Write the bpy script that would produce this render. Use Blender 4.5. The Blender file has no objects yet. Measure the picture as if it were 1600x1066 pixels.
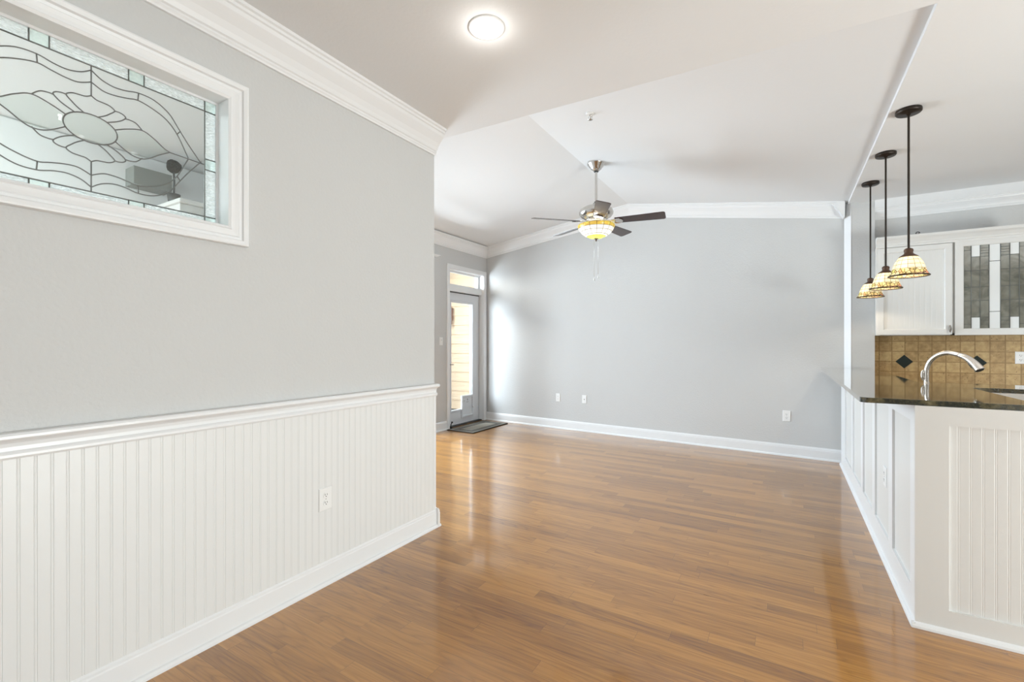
import bpy, bmesh, math, random
from mathutils import Vector, Matrix
from mathutils.geometry import tessellate_polygon
random.seed(7)
sc = bpy.context.scene
C = sc.collection
PI = math.pi
def R(a): return math.radians(a)

# ------------------------------------------------------------------ camera, exposure, sky, lights
cd = bpy.data.cameras.new('camera'); cam = bpy.data.objects.new('camera', cd); C.objects.link(cam)
cam.location = (0, 0, 1.25); cam.rotation_euler = (R(90), 0, R(31.05))
cd.sensor_width = 36; cd.sensor_fit = 'HORIZONTAL'; cd.lens = 36 * 711 / 1600; cd.shift_y = 4 / 1600
cd.clip_start = .02; cd.clip_end = 200
sc.camera = cam
sc.view_settings.view_transform = 'Standard'; sc.view_settings.look = 'None'
sc.view_settings.exposure = 0.0; sc.view_settings.gamma = 1; sc.view_settings.use_curve_mapping = False

w = bpy.data.worlds.new('sky'); sc.world = w; w.use_nodes = True
nt = w.node_tree; nt.nodes.clear()
o_ = nt.nodes.new('ShaderNodeOutputWorld'); b_ = nt.nodes.new('ShaderNodeBackground')
s_ = nt.nodes.new('ShaderNodeTexSky'); s_.sky_type = 'NISHITA'; s_.sun_disc = False
s_.sun_elevation = R(50); s_.sun_rotation = R(200)
m_ = nt.nodes.new('ShaderNodeMixRGB'); m_.inputs[0].default_value = .72; m_.inputs[2].default_value = (5.5, 5.8, 6.2, 1)
nt.links.new(s_.outputs[0], m_.inputs[1]); nt.links.new(m_.outputs[0], b_.inputs[0])
b_.inputs[1].default_value = 0.0276
nt.links.new(b_.outputs[0], o_.inputs[0])

def area(name, loc, target, sx, sy, power, col=(1, 1, 1)):
    l = bpy.data.lights.new(name, 'AREA'); l.shape = 'RECTANGLE'; l.size = sx; l.size_y = sy
    l.energy = power; l.color = col
    o = bpy.data.objects.new(name, l); C.objects.link(o); o.location = loc
    o.rotation_euler = (Vector(target) - Vector(loc)).to_track_quat('-Z', 'Y').to_euler()
    return o
area('daylight_patio_windows', (-5.7, 3.2, 1.5), (0, 3.3, 1.0), 2.6, 1.7, 500, (0.77, 0.88, 1.000))
area('daylight_porch', (-5.6, 4.9, 2.45), (-3.3, 6.1, 1.3), 1.0, .5, 54.3, (0.920, 0.970, 1.000))
area('added_side_fill', (4.10, 1.35, .55), (-1, 1.2, 2.7), 2.2, .9, 230, (0.915, 0.985, 0.985))  # added low fill lamp aimed upward, brightens ceiling and left wall
area('foyer_fill_down', (-3.3, -.9, 2.6), (-3.4, .3, 0), 1.0, 1.0, 67.5, (0.860, 0.970, 1.000))  # added overhead fill without a fixture, brightens the view through the leaded glass
area('foyer_fill_up', (-3.2, -2.35, 1.2), (-3.3, 2, 2.9), 1.4, 1.6, 98.5, (0.880, 0.920, 1.000))  # second added foyer fill, aimed up from the back wall; no window there

# ------------------------------------------------------------------ materials
def mat(name): 
    m = bpy.data.materials.new(name); m.use_nodes = True
    return m, m.node_tree.nodes, m.node_tree.links, m.node_tree.nodes['Principled BSDF']
def plain(name, col, rough=.5, metal=0, bump=0, bscale=100, spec=.5, bdist=.002):
    m, n, l, p = mat(name)
    p.inputs['Base Color'].default_value = (*col, 1); p.inputs['Roughness'].default_value = rough
    p.inputs['Metallic'].default_value = metal; p.inputs['Specular IOR Level'].default_value = spec
    tc = n.new('ShaderNodeTexCoord'); nz = n.new('ShaderNodeTexNoise'); nz.inputs['Scale'].default_value = bscale
    nz.inputs['Detail'].default_value = 3
    l.new(tc.outputs['Object'], nz.inputs['Vector'])
    if bump:
        b = n.new('ShaderNodeBump'); b.inputs['Strength'].default_value = bump; b.inputs['Distance'].default_value = bdist
        l.new(nz.outputs['Fac'], b.inputs['Height']); l.new(b.outputs[0], p.inputs['Normal'])
    else:
        mr = n.new('ShaderNodeMapRange'); mr.inputs[3].default_value = max(.02, rough * .92); mr.inputs[4].default_value = min(1, rough * 1.08)
        l.new(nz.outputs['Fac'], mr.inputs[0]); l.new(mr.outputs[0], p.inputs['Roughness'])
    return m
M = {}
M['wall'] = plain('grey_wall_paint', (.605, .605, .598), .6, bump=.6, bscale=70, spec=.3, bdist=.004)
M['ceil'] = plain('white_ceiling_paint', (.80, .805, .81), .7, bump=.2, bscale=60, spec=.2, bdist=.003)
M['trim'] = plain('white_trim_paint', (.82, .825, .83), .32, bscale=30)
M['bead'] = plain('white_beadboard_paint', (.78, .78, .77), .38, bscale=30)
M['cab'] = plain('white_cabinet_paint', (.74, .735, .715), .35, bscale=30)
M['plate'] = plain('white_plastic', (.85, .85, .84), .3)
M['slot'] = plain('dark_slot', (.03, .03, .03), .6)
M['bronze'] = plain('oiled_bronze', (.035, .026, .02), .42, .6, bscale=60)
M['copper'] = plain('brown_bronze_cap', (.10, .055, .035), .4, .5, bscale=60)
M['steel'] = plain('brushed_nickel', (.62, .60, .57), .24, 1, bscale=200)
M['faucet'] = plain('stainless_faucet', (.80, .76, .72), .24, 1, bscale=200)
M['handle'] = plain('pewter', (.33, .31, .29), .35, 1)
M['blade'] = plain('dark_cherry_veneer', (.045, .02, .018), .22, bscale=40)
M['black'] = plain('black_iron', (.012, .012, .012), .5)
M['rubber'] = plain('dark_weatherstrip', (.05, .05, .05), .7)
M['sink'] = plain('white_sink_enamel', (.86, .83, .79), .15)
M['lead'] = plain('lead_came', (.17, .175, .165), .45, .3)
M['deck'] = plain('grey_concrete', (.45, .44, .42), .8, bump=.4, bscale=40)
M['foyergrey'] = plain('grey_beam_paint', (.22, .235, .22), .6)
M['leaf'] = plain('dark_foliage', (.006, .010, .007), .8, bump=1, bscale=90, bdist=.02)
M['pot'] = plain('dark_pot', (.05, .055, .055), .5)
M['pink'] = plain('pale_pink_card', (.75, .62, .58), .6)
M['lantern'] = plain('brown_lantern_metal', (.30, .17, .12), .5)
M['door'] = plain('white_door_paint', (.70, .715, .74), .35)

def math_node(n, l, op, a, b=None, c=None):
    x = n.new('ShaderNodeMath'); x.operation = op
    for i, v in enumerate((a, b, c)):
        if v is None: continue
        if isinstance(v, (int, float)): x.inputs[i].default_value = v
        else: l.new(v, x.inputs[i])
    return x.outputs[0]
def ramp(n, l, fac, stops):
    r = n.new('ShaderNodeValToRGB')
    el = r.color_ramp.elements
    el[0].position = stops[0][0]; el[0].color = (*stops[0][1], 1)
    el[1].position = stops[-1][0]; el[1].color = (*stops[-1][1], 1)
    for p, c in stops[1:-1]:
        e = el.new(p); e.color = (*c, 1)
    l.new(fac, r.inputs[0]); return r.outputs[0]
def mixc(n, l, fac, a, b, mode='MIX'):
    x = n.new('ShaderNodeMixRGB'); x.blend_type = mode
    for i, v in enumerate((fac, a, b)):
        if isinstance(v, (int, float)): x.inputs[i].default_value = v
        elif isinstance(v, tuple): x.inputs[i].default_value = (*v, 1)
        else: l.new(v, x.inputs[i])
    return x.outputs[0]

def floor_mat():
    m, n, l, p = mat('oak_strip_floor')
    tc = n.new('ShaderNodeTexCoord'); sp = n.new('ShaderNodeSeparateXYZ'); l.new(tc.outputs['Object'], sp.inputs[0])
    x, y = sp.outputs[0], sp.outputs[1]
    W = .076
    yy = math_node(n, l, 'DIVIDE', y, W); row = math_node(n, l, 'FLOOR', yy)
    wn = n.new('ShaderNodeTexWhiteNoise'); wn.noise_dimensions = '1D'; l.new(row, wn.inputs['W'])
    L = .86
    xs = math_node(n, l, 'MULTIPLY_ADD', wn.outputs['Value'], 3.71, x)
    # stretch so that board lengths differ from row to row
    wn1 = n.new('ShaderNodeTexWhiteNoise'); wn1.noise_dimensions = '1D'; l.new(math_node(n, l, 'ADD', row, 37.3), wn1.inputs['W'])
    ln = math_node(n, l, 'MULTIPLY_ADD', wn1.outputs['Value'], .7, .55)
    xd = math_node(n, l, 'DIVIDE', xs, ln); idx = math_node(n, l, 'FLOOR', xd)
    cv = n.new('ShaderNodeCombineXYZ'); l.new(row, cv.inputs[0]); l.new(idx, cv.inputs[1])
    wn2 = n.new('ShaderNodeTexWhiteNoise'); wn2.noise_dimensions = '2D'; l.new(cv.outputs[0], wn2.inputs['Vector'])
    r = wn2.outputs['Value']
    # grain
    g = n.new('ShaderNodeCombineXYZ')
    l.new(math_node(n, l, 'MULTIPLY_ADD', r, 40, math_node(n, l, 'MULTIPLY', x, 1.6)), g.inputs[0])
    l.new(math_node(n, l, 'MULTIPLY', y, 42), g.inputs[1]); l.new(math_node(n, l, 'MULTIPLY', r, 9), g.inputs[2])
    nz = n.new('ShaderNodeTexNoise'); nz.inputs['Scale'].default_value = 1.5; nz.inputs['Detail'].default_value = 7; nz.inputs['Roughness'].default_value = .62
    nz.inputs['Distortion'].default_value = .6
    l.new(g.outputs[0], nz.inputs['Vector'])
    g2 = n.new('ShaderNodeCombineXYZ')
    l.new(math_node(n, l, 'MULTIPLY_ADD', r, 17, math_node(n, l, 'MULTIPLY', x, 1.0)), g2.inputs[0])
    l.new(math_node(n, l, 'MULTIPLY_ADD', r, 5, math_node(n, l, 'MULTIPLY', y, 9)), g2.inputs[1])
    wv = n.new('ShaderNodeTexNoise'); wv.inputs['Scale'].default_value = 1.1; wv.inputs['Detail'].default_value = 1
    l.new(g2.outputs[0], wv.inputs['Vector'])
    rings = math_node(n, l, 'FRACT', math_node(n, l, 'MULTIPLY', wv.outputs['Fac'], 13))
    rings = math_node(n, l, 'POWER', math_node(n, l, 'ABSOLUTE', math_node(n, l, 'MULTIPLY_ADD', rings, 2, -1)), 3)
    t = math_node(n, l, 'MULTIPLY_ADD', r, .26, math_node(n, l, 'MULTIPLY_ADD', nz.outputs['Fac'], .72, .01))
    t = math_node(n, l, 'MULTIPLY_ADD', rings, -.13, t)
    col = ramp(n, l, t, [(.12, (.150, .052, .004)), (.36, (.300, .120, .011)), (.55, (.43, .186, .022)), (.85, (.59, .285, .050))])
    fy = math_node(n, l, 'FRACT', yy); fx = math_node(n, l, 'FRACT', xd)
    dy = math_node(n, l, 'MULTIPLY', math_node(n, l, 'MINIMUM', fy, math_node(n, l, 'SUBTRACT', 1, fy)), W)
    dx = math_node(n, l, 'MULTIPLY', math_node(n, l, 'MINIMUM', fx, math_node(n, l, 'SUBTRACT', 1, fx)), ln)
    d = math_node(n, l, 'MINIMUM', dx, dy)
    seam = math_node(n, l, 'LESS_THAN', d, .0008)
    col = mixc(n, l, math_node(n, l, 'MULTIPLY', seam, .5), col, (.06, .03, .012))
    l.new(col, p.inputs['Base Color'])
    rn = n.new('ShaderNodeMapRange'); rn.inputs[3].default_value = .24; rn.inputs[4].default_value = .36
    l.new(nz.outputs['Fac'], rn.inputs[0]); l.new(rn.outputs[0], p.inputs['Roughness'])
    hb = math_node(n, l, 'MULTIPLY_ADD', nz.outputs['Fac'], .25, math_node(n, l, 'MULTIPLY', math_node(n, l, 'MINIMUM', d, .002), 300))
    # slight tilt of each board
    bp = n.new('ShaderNodeBump'); bp.inputs['Strength'].default_value = .12; bp.inputs['Distance'].default_value = .001
    l.new(hb, bp.inputs['Height']); l.new(bp.outputs[0], p.inputs['Normal'])
    p.inputs['Specular IOR Level'].default_value = .5
    p.inputs['Coat Weight'].default_value = .85; p.inputs['Coat Roughness'].default_value = .09; p.inputs['Coat IOR'].default_value = 1.65
    return m
M['floor'] = floor_mat()

def granite():
    m, n, l, p = mat('green_brown_granite')
    tc = n.new('ShaderNodeTexCoord')
    a = n.new('ShaderNodeTexNoise'); a.inputs['Scale'].default_value = 22; a.inputs['Detail'].default_value = 8; a.inputs['Roughness'].default_value = .7
    v = n.new('ShaderNodeTexVoronoi'); v.inputs['Scale'].default_value = 95
    l.new(tc.outputs['Object'], a.inputs['Vector']); l.new(tc.outputs['Object'], v.inputs['Vector'])
    c1 = ramp(n, l, a.outputs['Fac'], [(.30, (.012, .015, .011)), (.46, (.06, .055, .027)), (.58, (.18, .145, .065)), (.74, (.38, .33, .18))])
    c2 = ramp(n, l, v.outputs['Distance'], [(.0, (.25, .22, .15)), (.25, (.05, .05, .035)), (.6, (.012, .014, .012))])
    l.new(mixc(n, l, .35, c1, c2), p.inputs['Base Color'])
    p.inputs['Roughness'].default_value = .07; p.inputs['IOR'].default_value = 1.6
    p.inputs['Coat Weight'].default_value = 1; p.inputs['Coat Roughness'].default_value = .05; p.inputs['Coat IOR'].default_value = 1.6
    return m
M['granite'] = granite()

def tile():
    m, n, l, p = mat('tumbled_travertine_tile')
    tc = n.new('ShaderNodeTexCoord'); sp = n.new('ShaderNodeSeparateXYZ'); l.new(tc.outputs['Object'], sp.inputs[0])
    X = math_node(n, l, 'DIVIDE', math_node(n, l, 'SUBTRACT', sp.outputs[0], .806), .1)
    Z = math_node(n, l, 'DIVIDE', math_node(n, l, 'SUBTRACT', sp.outputs[2], .073), .1)
    fx = math_node(n, l, 'FRACT', X); fz = math_node(n, l, 'FRACT', Z)
    cv = n.new('ShaderNodeCombineXYZ'); l.new(math_node(n, l, 'FLOOR', X), cv.inputs[0]); l.new(math_node(n, l, 'FLOOR', Z), cv.inputs[1])
    wn = n.new('ShaderNodeTexWhiteNoise'); wn.noise_dimensions = '2D'; l.new(cv.outputs[0], wn.inputs['Vector'])
    nz = n.new('ShaderNodeTexNoise'); nz.inputs['Scale'].default_value = 26; nz.inputs['Detail'].default_value = 7
    l.new(tc.outputs['Object'], nz.inputs['Vector'])
    t = math_node(n, l, 'MULTIPLY_ADD', wn.outputs['Value'], .3, math_node(n, l, 'MULTIPLY_ADD', nz.outputs['Fac'], .8, -.08))
    col = ramp(n, l, t, [(.15, (.27, .165, .06)), (.42, (.43, .28, .115)), (.75, (.60, .43, .20))])
    pit = n.new('ShaderNodeTexNoise'); pit.inputs['Scale'].default_value = 75; pit.inputs['Detail'].default_value = 3
    l.new(tc.outputs['Object'], pit.inputs['Vector'])
    pm = math_node(n, l, 'GREATER_THAN', pit.outputs['Fac'], .675)
    col = mixc(n, l, math_node(n, l, 'MULTIPLY', pm, .75), col, (.13, .07, .02))
    dx = math_node(n, l, 'MINIMUM', fx, math_node(n, l, 'SUBTRACT', 1, fx)); dz = math_node(n, l, 'MINIMUM', fz, math_node(n, l, 'SUBTRACT', 1, fz))
    wob = n.new('ShaderNodeTexNoise'); wob.inputs['Scale'].default_value = 45; l.new(tc.outputs['Object'], wob.inputs['Vector'])
    d = math_node(n, l, 'MULTIPLY_ADD', wob.outputs['Fac'], -.05, math_node(n, l, 'ADD', math_node(n, l, 'MINIMUM', dx, dz), .025))
    g = math_node(n, l, 'LESS_THAN', d, .04)
    col = mixc(n, l, math_node(n, l, 'MULTIPLY', g, .8), col, (.25, .15, .05))
    l.new(col, p.inputs['Base Color']); p.inputs['Roughness'].default_value = .5
    bp = n.new('ShaderNodeBump'); bp.inputs['Strength'].default_value = .5; bp.inputs['Distance'].default_value = .004
    l.new(math_node(n, l, 'SUBTRACT', math_node(n, l, 'MINIMUM', d, .1), math_node(n, l, 'MULTIPLY', pm, .05)), bp.inputs['Height']); l.new(bp.outputs[0], p.inputs['Normal'])
    return m
M['tile'] = tile()

def glass(name, tint=(1, 1, 1), gloss=.06):
    m, n, l, p = mat(name); n.remove(p)
    out = n['Material Output']
    t = n.new('ShaderNodeBsdfTransparent'); t.inputs[0].default_value = (*tint, 1)
    g = n.new('ShaderNodeBsdfGlossy'); g.inputs['Roughness'].default_value = .02
    lw = n.new('ShaderNodeLayerWeight'); lw.inputs[0].default_value = .5
    mx = n.new('ShaderNodeMixShader'); l.new(math_node(n, l, 'MULTIPLY_ADD', math_node(n, l, 'POWER', lw.outputs['Facing'], 5), .7, gloss * .6), mx.inputs[0])
    l.new(t.outputs[0], mx.inputs[1]); l.new(g.outputs[0], mx.inputs[2]); l.new(mx.outputs[0], out.inputs[0])
    return m
M['glass'] = glass('clear_glass', (.97, .98, .97))
M['bevelglass'] = glass('bevelled_glass', (.93, .97, .95), .10)
def frosted(name, tint, dens, scale, bump, stretch=(1, 1, 1)):
    m, n, l, p = mat(name); n.remove(p)
    out = n['Material Output']
    tc = n.new('ShaderNodeTexCoord'); mp = n.new('ShaderNodeMapping'); mp.inputs['Scale'].default_value = stretch
    nz = n.new('ShaderNodeTexNoise'); nz.inputs['Scale'].default_value = scale; nz.inputs['Detail'].default_value = 3; nz.inputs['Distortion'].default_value = 1.2
    l.new(tc.outputs['Object'], mp.inputs[0]); l.new(mp.outputs[0], nz.inputs['Vector'])
    bp = n.new('ShaderNodeBump'); bp.inputs['Strength'].default_value = bump; bp.inputs['Distance'].default_value = .006
    l.new(nz.outputs['Fac'], bp.inputs['Height'])
    t = n.new('ShaderNodeBsdfTransparent'); t.inputs[0].default_value = (*tint, 1)
    d = n.new('ShaderNodeBsdfTranslucent'); d.inputs[0].default_value = (*tint, 1); l.new(bp.outputs[0], d.inputs['Normal'])
    df = n.new('ShaderNodeBsdfDiffuse'); df.inputs[0].default_value = (*tint, 1); l.new(bp.outputs[0], df.inputs['Normal'])
    g = n.new('ShaderNodeBsdfGlossy'); g.inputs['Roughness'].default_value = .08; l.new(bp.outputs[0], g.inputs['Normal'])
    m1 = n.new('ShaderNodeMixShader'); m1.inputs[0].default_value = .5; l.new(d.outputs[0], m1.inputs[1]); l.new(df.outputs[0], m1.inputs[2])
    m2 = n.new('ShaderNodeMixShader')
    l.new(math_node(n, l, 'MULTIPLY', math_node(n, l, 'SMOOTH_MIN', math_node(n, l, 'MULTIPLY', nz.outputs['Fac'], 1.6), 1, .1), dens), m2.inputs[0])
    l.new(t.outputs[0], m2.inputs[1]); l.new(m1.outputs[0], m2.inputs[2])
    m3 = n.new('ShaderNodeMixShader'); m3.inputs[0].default_value = .14; l.new(m2.outputs[0], m3.inputs[1]); l.new(g.outputs[0], m3.inputs[2])
    l.new(m3.outputs[0], out.inputs[0])
    return m
M['ripple'] = frosted('rippled_border_glass', (.90, .95, .94), .8, 95, 1.0, (1, .45, 1.6))
M['square'] = frosted('pale_green_glass', (.84, .93, .90), .5, 12, .3)
M['smoke'] = frosted('grey_green_cabinet_glass', (.50, .50, .42), .75, 8, .05)
M['opal'] = plain('white_opal_glass', (.80, .82, .82), .15)

def shade_mat(name, kind):
    m, n, l, p = mat(name); n.remove(p)
    out = n['Material Output']
    tc = n.new('ShaderNodeTexCoord'); sp = n.new('ShaderNodeSeparateXYZ'); l.new(tc.outputs['Object'], sp.inputs[0])
    ang = math_node(n, l, 'ARCTAN2', sp.outputs[1], sp.outputs[0])
    z = sp.outputs[2]
    if kind == 'pendant':
        N = 14; zs = (-.930, .026); zb = -.985
    else:
        N = 16; zs = (-.698, .034); zb = None
    fa = math_node(n, l, 'FRACT', math_node(n, l, 'MULTIPLY', ang, N / (2 * PI)))
    fz = math_node(n, l, 'FRACT', math_node(n, l, 'DIVIDE', math_node(n, l, 'SUBTRACT', z, zs[0]), zs[1]))
    la = math_node(n, l, 'LESS_THAN', math_node(n, l, 'MINIMUM', fa, math_node(n, l, 'SUBTRACT', 1, fa)), .045)
    lz = math_node(n, l, 'LESS_THAN', math_node(n, l, 'MINIMUM', fz, math_node(n, l, 'SUBTRACT', 1, fz)), .06)
    line = math_node(n, l, 'MAXIMUM', la, lz)
    vo = n.new('ShaderNodeTexVoronoi'); vo.inputs['Scale'].default_value = 48 if kind == 'pendant' else 30
    ve = n.new('ShaderNodeTexVoronoi'); ve.feature = 'DISTANCE_TO_EDGE'; ve.inputs['Scale'].default_value = vo.inputs['Scale'].default_value
    l.new(tc.outputs['Object'], vo.inputs['Vector']); l.new(tc.outputs['Object'], ve.inputs['Vector'])
    hs = n.new('ShaderNodeSeparateColor'); l.new(vo.outputs['Color'], hs.inputs[0])
    vl = math_node(n, l, 'LESS_THAN', ve.outputs['Distance'], .09)
    if kind == 'pendant':
        floral = ramp(n, l, hs.outputs[0], [(.0, (.80, .64, .34)), (.3, (.92, .85, .62)), (.5, (.60, .64, .30)), (.66, (.85, .50, .38)), (.82, (.90, .80, .52)), (1, (.93, .88, .72))])
        low = math_node(n, l, 'LESS_THAN', z, zb)
        cream = (.93, .88, .74)
        col = mixc(n, l, low, cream, floral)
        ln = mixc(n, l, low, line, vl)
    else:
        amber = ramp(n, l, hs.outputs[0], [(.0, (.75, .55, .08)), (.5, (.62, .40, .10)), (1, (.70, .68, .15))])
        green = ramp(n, l, hs.outputs[0], [(.0, (.45, .55, .10)), (1, (.62, .68, .18))])
        hi = math_node(n, l, 'GREATER_THAN', z, -.664); lo = math_node(n, l, 'LESS_THAN', z, -.742)
        col = mixc(n, l, hi, (.94, .95, .93), amber); col = mixc(n, l, lo, col, green)
        ln = line
    tr = n.new('ShaderNodeBsdfTranslucent'); l.new(mixc(n, l, 0 if kind == 'pendant' else 1, col, (.42, .42, .42), 'MULTIPLY'), tr.inputs[0])
    df = n.new('ShaderNodeBsdfDiffuse'); l.new(col, df.inputs[0])
    gl = n.new('ShaderNodeBsdfGlossy'); gl.inputs['Roughness'].default_value = .2
    a = n.new('ShaderNodeMixShader'); a.inputs[0].default_value = .35; l.new(tr.outputs[0], a.inputs[1]); l.new(df.outputs[0], a.inputs[2])
    b = n.new('ShaderNodeMixShader'); b.inputs[0].default_value = .04; l.new(a.outputs[0], b.inputs[1]); l.new(gl.outputs[0], b.inputs[2])
    dk = n.new('ShaderNodeBsdfDiffuse'); dk.inputs[0].default_value = (.06, .04, .025, 1)
    c = n.new('ShaderNodeMixShader'); l.new(math_node(n, l, 'MULTIPLY', ln, .82), c.inputs[0]); l.new(b.outputs[0], c.inputs[1]); l.new(dk.outputs[0], c.inputs[2])
    l.new(c.outputs[0], out.inputs[0])
    return m
M['pshade'] = shade_mat('stained_glass_floral', 'pendant')
M['fshade'] = shade_mat('stained_glass_bowl', 'fan')

def emit(name, col, s):
    m, n, l, p = mat(name)
    p.inputs['Base Color'].default_value = (.9, .9, .9, 1); p.inputs['Emission Color'].default_value = (*col, 1); p.inputs['Emission Strength'].default_value = s
    return m
M['lens'] = emit('lit_lamp_lens', (1, .99, .95), 9)
M['bulb'] = emit('lit_bulb', (1, .86, .62), 12)

def siding():
    m, n, l, p = mat('cream_lap_siding')
    tc = n.new('ShaderNodeTexCoord'); nz = n.new('ShaderNodeTexNoise'); nz.inputs['Scale'].default_value = 6; nz.inputs['Detail'].default_value = 4
    mp = n.new('ShaderNodeMapping'); mp.inputs['Scale'].default_value = (1, 1, 8); l.new(tc.outputs['Object'], mp.inputs[0]); l.new(mp.outputs[0], nz.inputs['Vector'])
    l.new(ramp(n, l, nz.outputs['Fac'], [(.3, (.80, .60, .40)), (.7, (.84, .65, .45))]), p.inputs['Base Color'])
    p.inputs['Roughness'].default_value = .7
    return m
M['siding'] = siding()

def mat_rug():
    m, n, l, p = mat('woven_doormat')
    tc = n.new('ShaderNodeTexCoord'); sp = n.new('ShaderNodeSeparateXYZ'); l.new(tc.outputs['Object'], sp.inputs[0])
    ax = math_node(n, l, 'SUBTRACT', .235, math_node(n, l, 'ABSOLUTE', sp.outputs[0]))
    ay = math_node(n, l, 'SUBTRACT', .46, math_node(n, l, 'ABSOLUTE', sp.outputs[1]))
    d = math_node(n, l, 'DIVIDE', math_node(n, l, 'MINIMUM', ax, ay), .235)
    r = n.new('ShaderNodeValToRGB'); r.color_ramp.interpolation = 'CONSTANT'
    e = r.color_ramp.elements; e[0].position = 0; e[0].color = (.035, .03, .026, 1); e[1].position = .10; e[1].color = (.26, .245, .21, 1)
    for pos, c in ((.26, (.09, .085, .075)), (.38, (.16, .15, .13)), (.50, (.08, .075, .065)), (.58, (.30, .285, .24))):
        q = e.new(pos); q.color = (*c, 1)
    l.new(d, r.inputs[0])
    nz = n.new('ShaderNodeTexNoise'); nz.inputs['Scale'].default_value = 160; l.new(tc.outputs['Object'], nz.inputs['Vector'])
    l.new(mixc(n, l, .6, r.outputs[0], mixc(n, l, 1, r.outputs[0], nz.outputs['Color'], 'OVERLAY')), p.inputs['Base Color'])
    p.inputs['Roughness'].default_value = .95
    bp = n.new('ShaderNodeBump'); bp.inputs['Strength'].default_value = .6; bp.inputs['Distance'].default_value = .003
    l.new(nz.outputs['Fac'], bp.inputs['Height']); l.new(bp.outputs[0], p.inputs['Normal'])
    return m
M['mat'] = mat_rug()
M['accent'] = plain('dark_green_accent_tile', (.012, .02, .017), .18)

# ------------------------------------------------------------------ mesh building
class MB:
    def __init__(s): s.v = []; s.f = []; s.sm = []
    def add(s, vs, fs, smooth=False):
        k = len(s.v); s.v += [tuple(v) for v in vs]
        for f in fs: s.f.append([i + k for i in f]); s.sm.append(smooth)
        return s
    def box(s, x0, x1, y0, y1, z0, z1):
        vs = [(x, y, z) for x in (x0, x1) for y in (y0, y1) for z in (z0, z1)]
        return s.add(vs, [(0, 1, 3, 2), (4, 6, 7, 5), (0, 4, 5, 1), (2, 3, 7, 6), (0, 2, 6, 4), (1, 5, 7, 3)])
    def hexa(s, b, t):      # two quads
        vs = list(b) + list(t)
        return s.add(vs, [(3, 2, 1, 0), (4, 5, 6, 7), (0, 1, 5, 4), (1, 2, 6, 5), (2, 3, 7, 6), (3, 0, 4, 7)])
    def sweep(s, prof, p0, p1, nrm, closed=True):
        """profile of (offset along nrm, height) pairs carried from p0 to p1"""
        p0 = Vector(p0); p1 = Vector(p1); nv = Vector(nrm); n = len(prof)
        vs = [p0 + nv * a + Vector((0, 0, b)) for a, b in prof] + [p1 + nv * a + Vector((0, 0, b)) for a, b in prof]
        fs = [(i, (i + 1) % n, n + (i + 1) % n, n + i) for i in range(n)] + [tuple(range(n))[::-1], tuple(range(n, 2 * n))]
        return s.add(vs, fs)
    def lathe(s, prof, c=(0, 0, 0), seg=32, smooth=True):
        vs = []; n = len(prof)
        for k in range(seg):
            a = 2 * PI * k / seg
            vs += [(c[0] + r * math.cos(a), c[1] + r * math.sin(a), c[2] + z) for r, z in prof]
        fs = []
        for k in range(seg):
            k2 = (k + 1) % seg
            for i in range(n - 1):
                fs.append((k * n + i, k2 * n + i, k2 * n + i + 1, k * n + i + 1))
        return s.add(vs, fs, smooth)
    def tube(s, pts, r, seg=8, smooth=True, flat=1):
        pts = [Vector(p) for p in pts]; n = len(pts); vs = []
        rs = r if isinstance(r, (list, tuple)) else [r] * n
        up = None
        for i, p in enumerate(pts):
            t = (pts[min(i + 1, n - 1)] - pts[max(i - 1, 0)]).normalized()
            if up is None:
                up = Vector((0, 0, 1)) if abs(t.z) < .9 else Vector((1, 0, 0))
            a = t.cross(up)
            if a.length < 1e-5: a = t.orthogonal()
            a.normalize(); b = a.cross(t).normalized(); up = b
            for k in range(seg):
                q = 2 * PI * k / seg
                vs.append(p + a * math.cos(q) * rs[i] + b * math.sin(q) * rs[i] * flat)
        fs = [(i * seg + k, i * seg + (k + 1) % seg, (i + 1) * seg + (k + 1) % seg, (i + 1) * seg + k) for i in range(n - 1) for k in range(seg)]
        s.add(vs, fs, smooth)
        k = len(s.v) - n * seg
        s.f.append([k + i for i in range(seg)][::-1]); s.sm.append(False)
        s.f.append([k + (n - 1) * seg + i for i in range(seg)]); s.sm.append(False)
        return s
    def frame(s, rect, prof, axis='x', base=0, sign=1):
        """mitred frame round rect (a0,a1,z0,z1); profile of (outward, depth)"""
        a0, a1, z0, z1 = rect; n = len(prof); vs = []
        for (a, z, da, dz) in ((a0, z0, -1, -1), (a1, z0, 1, -1), (a1, z1, 1, 1), (a0, z1, -1, 1)):
            for o, d in prof:
                aa, zz, dd = a + da * o, z + dz * o, base + sign * d
                vs.append((dd, aa, zz) if axis == 'x' else (aa, dd, zz))
        fs = []
        for k in range(4):
            k2 = (k + 1) % 4
            for i in range(n): fs.append((k * n + i, k2 * n + i, k2 * n + (i + 1) % n, k * n + (i + 1) % n))
        return s.add(vs, fs)
    def build(s, name, m, parent=None, bevel=0, origin=None):
        org = Vector(origin) if origin is not None else (Vector(parent['_o']) if parent is not None and '_o' in parent else Vector((0, 0, 0)))
        me = bpy.data.meshes.new(name); me.from_pydata([tuple(Vector(v) - org) for v in s.v], [], s.f)
        bm = bmesh.new(); bm.from_mesh(me); bmesh.ops.recalc_face_normals(bm, faces=bm.faces); bm.to_mesh(me); bm.free()
        for p, q in zip(me.polygons, s.sm): p.use_smooth = q
        me.materials.append(m if not isinstance(m, str) else M[m])
        o = bpy.data.objects.new(name, me); C.objects.link(o)
        if parent is not None: o.parent = parent
        elif origin is not None: o.location = org
        if '_o' not in o: o['_o'] = tuple(org)
        if bevel:
            b = o.modifiers.new('bevel', 'BEVEL'); b.width = bevel; b.segments = 2; b.limit_method = 'ANGLE'; b.angle_limit = R(50)
        return o
def B(*a): return MB().box(*a)
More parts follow.
